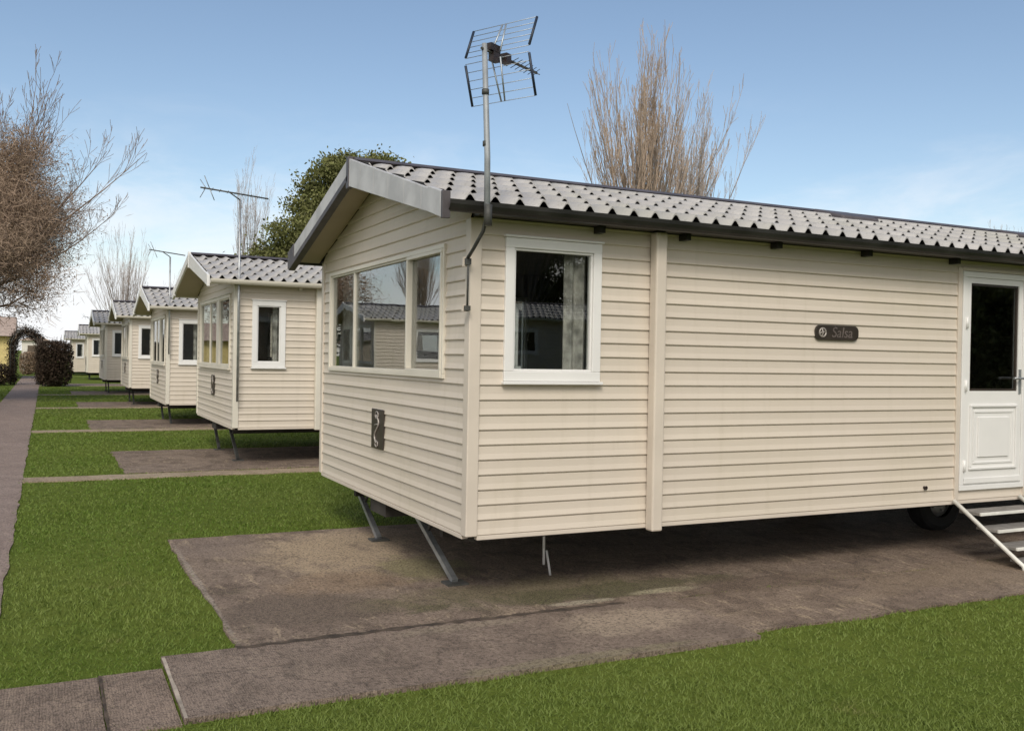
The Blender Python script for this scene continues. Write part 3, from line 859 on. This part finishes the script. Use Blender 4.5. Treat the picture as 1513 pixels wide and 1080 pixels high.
cfgS = dict(seg=[7, 4, 3], up=[.05, .18, .1], jit=[.05, .12, .15], tap=.85, rmin=.007, kids=[1, 13, 4], **{'from': [.3, .3]}, ang=[(12, 32), (15, 40)], len=[(.22, .42), (.35, .6)], rr=.42)
br = []
for s in seeds: branch(br, r_, Vector(s[0]), Vector(s[1]).normalized(), s[2], s[3], 0, cfgS)
cm = MB()
for pts, rs, lvl in br: cm.tube(pts, rs, 5 if lvl == 0 else 3, cap=False)
cm.build('bare_shoots', M['twig'], big)

def whips(seed, n, spread, h, z0, heads, up=.10):
    r = random.Random(seed); s = []
    for k in range(n):
        hx, hy, hz = r.choice(heads); a = r.uniform(0, 2*math.pi); t = R(abs(r.gauss(0, spread)))
        s.append(((hx+.1*math.cos(a), hy+.1*math.sin(a), hz+r.uniform(-.3, .2)), (math.cos(a)*math.sin(t), math.sin(a)*math.sin(t), math.cos(t)), h*r.uniform(.62, 1.0)*(1-.25*t), .026))
    return s
cfgP = dict(seg=[7, 4, 3], up=[.05, .16, .15], jit=[.030, .06, .1], tap=.85, rmin=.005, kids=[1, 9, 3], **{'from': [.25, .3]}, ang=[(6, 20), (10, 30)], len=[(.28, .55), (.25, .5)], rr=.42)
def pollard(label, loc, seed, n, spread, h, z0, cmat, heads=None):
    heads = heads or [(0, 0, z0), (.3, .1, z0-.2), (-.3, -.1, z0-.1), (.1, -.3, z0)]
    tr = [(0, 0, 0), (.03, 0, z0*.5), (0, .02, z0+.1)]
    return build_tree(label, loc, tr, [.34, .26, .24], whips(seed, n, spread, h, z0, heads), cfgP, M['bark'], cmat, seed, split=1)
pol = pollard('tall bare pollard tree with upright tan shoots behind the nearest roof', (11.5, 15.4, 0), 21, 74, 14.5, 5.7, 4.0, M['twigp'])
pollard('thinner pale bare tree right of the tan pollard behind the nearest roof', (14.3, 17.2, 0), 22, 62, 17, 5.7, 3.6, M['twigg'])
pollard('bare tree with upright grey branches above the small far roofs', (1.9, 59.0, 0), 23, 44, 26, 6.3, 2.6, M['twigg'])
pollard('slim bare pale tree rising just left of the green evergreen', (7.9, 50.5, 0), 24, 26, 8, 7.2, 4.4, M['twigg'])
t = copy_tree(pol); t.location = (43.0, 28.0, 0); t.rotation_euler.z = 1.1; t.scale = (1, 1, .88); t['label'] = 'faint far bare treetop above the roof at right edge'
# only seen mirrored in the windows
for i, (x, y, s) in enumerate(((9.5, -24.2, .8), (13, -25, .9), (16.5, -24.5, .8), (-19, 52, 1))):
    t = copy_tree(pol); t.location = (x, y, 0); t.rotation_euler.z = i*1.3; t.scale = (s, s, s)
    t['label'] = 'bare tree seen only as a reflection in the nearest caravan windows'; t['group'] = 'trees seen as reflections'

# evergreen
def evergreen(label, loc, seed, centers, n, size, mat, group=None):
    r = random.Random(seed); root = empty('evergreen_tree', loc); tag(root, label, 'tree', group)
    m = MB(); m.tube([(0, 0, 0), (.1, 0, 2.5), (.2, .1, 5), (.3, 0, 7.5)], [.4, .32, .25, .1], 10)
    cs = []
    clumps = []
    for (cx, cy, cz, rx, ry, rz) in centers:
        m.tube([(.15, 0, max(2.2, cz-2.2)), (cx*.5, cy*.5, cz-.9), (cx, cy, cz)], [.14, .09, .03], 6)
        for _ in range(26):
            d = Vector((r.gauss(0, 1), r.gauss(0, 1), r.gauss(0, 1))).normalized(); q = r.uniform(.55, 1.0)
            clumps.append((cx+d.x*rx*q, cy+d.y*ry*q, cz+d.z*rz*q, r.uniform(.35, .75)))
    m.build('trunk', M['barkb'], root)
    for _ in range(n):
        x, y, z, s = r.choice(clumps); d = Vector((r.gauss(0, 1), r.gauss(0, 1), r.gauss(0, .8)))*s*.52
        cs.append((x+d.x, y+d.y, z+d.z*.8))
    leaf_cloud('crown', cs, mat, root, size, seed)
    return root
eg = evergreen('broad olive green evergreen tree behind the nearest caravan gable', (8.6, 34.2, 0), 31,
          [(.3, 0, 8.3, 1.7, 2, 1.6), (-1.3, .6, 6.7, 1.4, 1.6, 1.3), (1.7, -1.0, 8.4, 2.0, 2, 1.75), (1.7, -1.4, 9.35, .9, .9, .5), (.3, -.3, 9.6, .9, 1.0, .55), (-.7, .3, 8.1, 1.2, 1.4, 1.2), (3.6, -1.2, 7.2, 1.9, 2, 1.9), (-2.4, .9, 5.0, 1.2, 1.4, 1.3), (.3, -.4, 6.0, 2.1, 2, 1.6), (-.8, 0, 4.4, 2.0, 2, 1.4), (2.6, -1, 5.2, 2.2, 2, 1.6)],
          95000, .075, M['leafgreen'])
for i, (x, y) in enumerate(((13, -9), (16, -12), (20, -13), (24, -17), (30, -19), (36, -25))):  # evergreens added out of view so the door glass mirrors something dark
    t = copy_tree(eg); t.location = (x, y, -3.3); t.rotation_euler.z = 1.7*i
    t['label'] = 'unseen evergreen added to darken the reflection in the white door'; t['group'] = 'trees seen as reflections'
for i, (x, y) in enumerate(((9, -28), (14, -29), (19, -27))):  # added behind the camera to keep bright sky out of the side window
    t = copy_tree(eg); t.location = (x, y, -1.5); t.rotation_euler.z = 2.1*i+.5
    t['label'] = 'unseen evergreen added to darken the reflection in the square side window'; t['group'] = 'trees seen as reflections'
evergreen('dark fir seen only as a reflection in the front window', (-8.6, 36.0, 0), 33,
          [(0, 0, 2.4+k*.8, 1.9-.25*k, 1.9-.25*k, .6) for k in range(7)], 9000, .09, M['leaffir'], 'trees seen as reflections')

# ------------------------------------------------------------------ things at the end of the path
def clump(root, name, n, f, size, mat, seed):
    r = random.Random(seed); return leaf_cloud(name, [f(r) for _ in range(n)], mat, root, size, seed)
ag = empty('garden_arch', (-3.28, 44.0, 0)); tag(ag, 'dark twiggy garden arch over the far end of the path', 'arch')
m = MB()
for y in (-.25, .25):
    for rr in (.5, .66):
        m.tube([(-rr, y, 0), (-rr, y, 1.7)]+[(-rr*math.cos(a), y, 1.75+.8*rr/.66*math.sin(a)) for a in [k*math.pi/10 for k in range(11)]]+[(rr, y, 1.7), (rr, y, 0)], .03, 6)
m.build('frame', M['dsteel'], ag)
def on_arch(r):
    t = r.uniform(0, 1)
    if t < .3: x, z = -.58, r.uniform(.1, 1.8)
    elif t < .6: x, z = .58, r.uniform(.1, 1.8)
    else:
        a = r.uniform(0, math.pi); x, z = -.58*math.cos(a), 1.75+.72*math.sin(a)
    return (x+r.gauss(0, .11), r.gauss(0, .2), z+r.gauss(0, .13))
clump(ag, 'climber', 11000, on_arch, .035, M['leafdark'], 41)
def bush(label, loc, w, d, h, n, mat, seed, size=.05, tw=14, name='bush'):
    root = empty(name, loc); tag(root, label, 'bush'); r = random.Random(seed); m = MB()
    for k in range(tw):
        x, y = r.uniform(-.15, .15)*w, r.uniform(-.15, .15)*d
        m.tube([(x, y, 0), (x*2, y*2, h*.5), (x*3+r.uniform(-.1, .1), y*3, h*r.uniform(.8, 1.12))], [.025, .015, .006], 4)
    m.build('stems', M['twigd'], root)
    def f(r):
        while 1:
            x, y, z = r.uniform(-1, 1), r.uniform(-1, 1), r.uniform(0, 1)
            if abs(x)**3+abs(y)**3+abs(2*z-1)**4 < 1+r.uniform(-.2, .12): return (x*w/2, y*d/2, z*h)
    clump(root, 'foliage', n, f, size, mat, seed+1)
    return root
bush('square dark brown bush beside the garden arch', (-2.12, 41.8, 0), 1.55, 1.1, 2.1, 8000, M['leafdark'], 51, .05, 46)
bush('low dark purple bush on the grass at far left edge', (-4.75, 43.2, 0), 1.7, 1.2, 1.0, 3500, M['leafdark'], 53)
bush('brown green bush glimpsed through the garden arch', (-3.5, 64, 0), 1.1, 1, 1.5, 3000, M['leafbrown'], 57)
bd = empty('bungalow', (-9.0, 53.0, 0)); tag(bd, 'yellow walled low building at the far left edge', 'building')
m = MB(); m.box(-5, 4.7, 0, 6, 0, 2.35); m.build('wall', M['yellow'], bd)
m = MB(); m.prism([(-.4, 2.36), (3, 3.5), (6.4, 2.36)], 0, -5.3, 5.0); m.build('roof', M['redroof'], bd)
for x in (-3, 0): 
    m = MB(); m.box(x, x+1.2, -.03, .02, 1.0, 2.0); w = m.build('window', M['upvc'], bd); m = MB(); m.box(x+.08, x+1.12, -.035, -.031, 1.08, 1.92); m.build('pane', M['pane'], w)
bd = empty('outbuilding', (-3.2, 74, 0)); tag(bd, 'small white building glimpsed through the garden arch', 'building')
m = MB(); m.box(-.9, .9, 0, 3, 0, 2.3); m.build('wall', M['whiterender'], bd)
m = MB(); m.prism([(-1.1, 2.31), (0, 2.8), (1.1, 2.31)], 1, -.2, 3.2); m.build('roof', M['redroof'], bd)
m = MB(); m.box(-.5, .3, -.03, .02, .02, 1.95); m.build('door', M['barkb'], bd)

# ------------------------------------------------------------------ ground
def sheet(name, x0, x1, y0, y1, z, mat, edge=0.0, step=.25, thick=0, seed=0):
    """flat sheet with slightly worn, irregular edges"""
    r = random.Random(seed or len(bpy.data.objects)); mb = MB(); pts = []
    def side(a, b, fixed, ax):
        n = max(1, int(abs(b-a)/step)); L = []
        for i in range(n):
            t = a+(b-a)*i/n; e = r.uniform(-edge, edge) if i else 0
            L.append((t, fixed+e) if ax == 0 else (fixed+e, t))
        return L
    pts = side(x0, x1, y0, 0)+side(y0, y1, x1, 1)+side(x1, x0, y1, 0)+side(y1, y0, x0, 1)
    i = len(mb.v); mb.v += [(x, y, z) for x, y in pts]; n = len(pts)
    mb.f.append(tuple(range(n))); mb.mi.append(0); mb.sm.append(False)
    if thick:
        mb.v += [(x, y, z-thick) for x, y in pts]
        for k in range(n): mb.f.append((k, (k+1) % n, n+(k+1) % n, n+k)); mb.mi.append(0); mb.sm.append(False)
    o = mb.build(name, mat); tag(o, kind='structure'); return o
m = MB(); m.quad((-600, -200, 0), (600, -200, 0), (600, 1500, 0), (-600, 1500, 0)); tag(m.build('ground', M['lawn']), kind='structure')
RECT = []
def paved(name, x0, x1, y0, y1, z, mat, edge=.02, thick=.02, seed=0):
    RECT.append((x0, x1, y0, y1)); return sheet(name, x0, x1, y0, y1, z, mat, edge, .2, thick, seed)
paved('path', -3.72, -2.735, -12, 60,   .012, M['path'], .014, seed=1)
paved('parking_pad', -1.52, 12, -.33, 3.04, .014, M['pad'], .02, seed=2)
paved('pavement', -2.225, -1.935, -1.32, -.50, .012, M['slab'], .005, seed=3)
paved('pavement', -2.73, -2.24, -1.33, -.52, .013, M['slab'], .006, seed=4)
paved('pavement', -1.925, 1.35, -1.30, -.345, .028, M['strip'], .008, .03, seed=5)
paved('pavement', 1.36, 12, -1.19, -.345, .018, M['pad'], .03, .02, seed=6)
sheet('kerb_strip', -1.9245, -1.908, -1.29, -.37, .0285, M['edge'], .004, .12, seed=61)
# dark earthy joint between pad and pavement, worn pale slab edge
sheet('soil', -1.53, 1.0, -.365, -.318, .0295, M['moss'], .02, .06, seed=7)
sheet('soil', -2.24, -2.226, -1.31, -.51, .017, M['moss'], .003, .1, seed=8)
for i, (y, x, ln) in enumerate(((8.0, -1.52, 3.05), (15.9, -1.62, 2.8), (24.4, -1.6, 2.9), (33.2, -1.6, 2.9), (42.8, -1.6, 2.7))):
    paved('parking_pad', x, 11, y, y+ln, .013, M['padfar'], .03, seed=20+i)
    paved('pavement', -2.73, 11, y-.55 if i == 0 else y-.6, y-.08, .011, M['palestrip'], .03, seed=30+i)

# ------------------------------------------------------------------ grass blades
def grass():
    rg = np.random.default_rng(5)
    cam = np.array([-2.5, -5.68]); yaw = .458
    N = 760000; r0, r1 = 2.6, 46.0
    u = rg.random(N)
    # density falls with distance: flat to 5 m, then r^-1.7
    k = .32
    r = np.where(u < .16, np.sqrt(r0**2+(5.0**2-r0**2)*u/.16), (5.0**k+(r1**k-5.0**k)*(u-.16)/.84)**(1/k))
    a = yaw+rg.uniform(R(-43), R(42), N)
    x = cam[0]+r*np.sin(a); y = cam[1]+r*np.cos(a)
    keep = np.ones(N, bool); e = rg.normal(0, .012, N)
    for (x0, x1, y0, y1) in RECT:
        keep &= ~((x > x0+.012+e) & (x < x1-.012-e) & (y > y0+.012+e) & (y < y1-.012-e))
    # thin, worn lawn: clumpy
    cl = np.sin(x*7.3+np.sin(y*5.1)*1.7)*np.sin(y*8.1+np.sin(x*4.3)*1.5)
    keep &= rg.random(N) < .72+.28*cl
    x, y, r = x[keep], y[keep], r[keep]; n = len(x)
    h = rg.uniform(.010, .024, n)*(1+.3*np.sin(x*2.1)*np.sin(y*1.7))*np.clip(1+.012*r, 1, 1.4); w = np.maximum(.0032, r*.00062)*rg.uniform(.7, 1.3, n)
    t = rg.uniform(0, 2*np.pi, n); lean = rg.normal(0, .65, (n, 2))*h[:, None]
    dx, dy = np.cos(t)*w, np.sin(t)*w
    P = np.zeros((n, 3, 3))
    P[:, 0] = np.stack([x-dx, y-dy, np.zeros(n)], 1); P[:, 1] = np.stack([x+dx, y+dy, np.zeros(n)], 1)
    P[:, 2] = np.stack([x+lean[:, 0], y+lean[:, 1], h], 1)
    me = bpy.data.meshes.new('grass'); me.vertices.add(3*n); me.vertices.foreach_set('co', P.ravel().astype(np.float32))
    me.loops.add(3*n); me.loops.foreach_set('vertex_index', np.arange(3*n, dtype=np.int32))
    me.polygons.add(n); me.polygons.foreach_set('loop_start', np.arange(0, 3*n, 3, dtype=np.int32))
    me.update(calc_edges=True); me.materials.append(M['blade'])
    o = bpy.data.objects.new('grass', me); COL.objects.link(o)
    tag(o, 'short mown green lawn around the paving', 'grass', kind='stuff')
grass()

# ------------------------------------------------------------------ light, sky, camera
SUN_EL, SUN_AZ = R(42), R(207)          # azimuth measured from +Y towards +X
sd = Vector((math.sin(SUN_AZ)*math.cos(SUN_EL), math.cos(SUN_AZ)*math.cos(SUN_EL), math.sin(SUN_EL)))
su = bpy.data.lights.new('sun', 'SUN'); su.energy = 2.0; su.angle = R(22); su.color = (1, .93, .82)
so = bpy.data.objects.new('sun', su); COL.objects.link(so); so.rotation_euler = (-sd).to_track_quat('-Z', 'Y').to_euler(); so.location = (0, -20, 30)
wd = bpy.data.worlds.new('World'); S.world = wd; wd.use_nodes = True
nt = wd.node_tree; nt.nodes.clear(); b = NB(nt)
out = b.n('ShaderNodeOutputWorld'); bg = b.n('ShaderNodeBackground'); bg.inputs[1].default_value = .135
sky = b.n('ShaderNodeTexSky', sky_type='NISHITA'); sky.sun_disc = False
sky.sun_elevation = SUN_EL; sky.sun_rotation = SUN_AZ; sky.air_density = 1.0; sky.dust_density = .6; sky.ozone_density = 1.6
tc = b.n('ShaderNodeTexCoord'); sp = b.n('ShaderNodeSeparateXYZ'); b.link(tc.outputs['Generated'], sp.inputs[0])
mp = b.n('ShaderNodeMapping'); mp.inputs['Scale'].default_value = (3, 3, 9); b.link(tc.outputs['Generated'], mp.inputs[0])
cl = b.noise(1.6, 7, .6, vec=mp.outputs[0], dist=.3)
low = b.math('SUBTRACT', 1.0, b.ramp(sp.outputs[2], .02, .30))
mask = b.math('MULTIPLY', b.ramp(b.math('ADD', cl, b.math('MULTIPLY', low, .32)), .55, .92), low)
skc = b.mix(1.0, sky.outputs[0], (1.0, .955, .90), 'MULTIPLY')
col = b.mix(b.math('MULTIPLY', mask, .9), skc, (6.6, 6.7, 7.0))
# broad white cloud behind and left of the camera, added to light walls softly
bk = b.math('ADD', b.math('MULTIPLY', sp.outputs[0], -.55), b.math('MULTIPLY', sp.outputs[1], -.75))
bk = b.math('ADD', bk, b.math('MULTIPLY', b.math('SUBTRACT', cl, .5), 1.1))
col = b.mix(b.math('MULTIPLY', b.ramp(bk, -.15, .45), .85), col, (8.6, 8.3, 7.8))
b.link(col, bg.inputs[0]); b.link(bg.outputs[0], out.inputs[0])

cd = bpy.data.cameras.new('camera'); co = bpy.data.objects.new('camera', cd); COL.objects.link(co); S.camera = co
cd.sensor_fit = 'HORIZONTAL'; cd.sensor_width = 36; cd.lens = 36*1398.67/1513; cd.clip_end = 4000; cd.clip_start = .05
yaw, pit, rol = .45801, -.0079476, .0177454
fw = Vector((math.sin(yaw)*math.cos(pit), math.cos(yaw)*math.cos(pit), math.sin(pit)))
rt = Vector((math.cos(yaw), -math.sin(yaw), 0)); up = rt.cross(fw)
r2 = rt*math.cos(rol)+up*math.sin(rol); u2 = -rt*math.sin(rol)+up*math.cos(rol)
mw = Matrix.Identity(4)
for i in range(3): mw[i][0], mw[i][1], mw[i][2] = r2[i], u2[i], -fw[i]
mw.translation = (-2.49755, -5.68385, 1.65297)
co.matrix_world = mw
S.view_settings.view_transform = 'Standard'; S.view_settings.look = 'None'
S.view_settings.exposure = 0.15; S.view_settings.gamma = 1
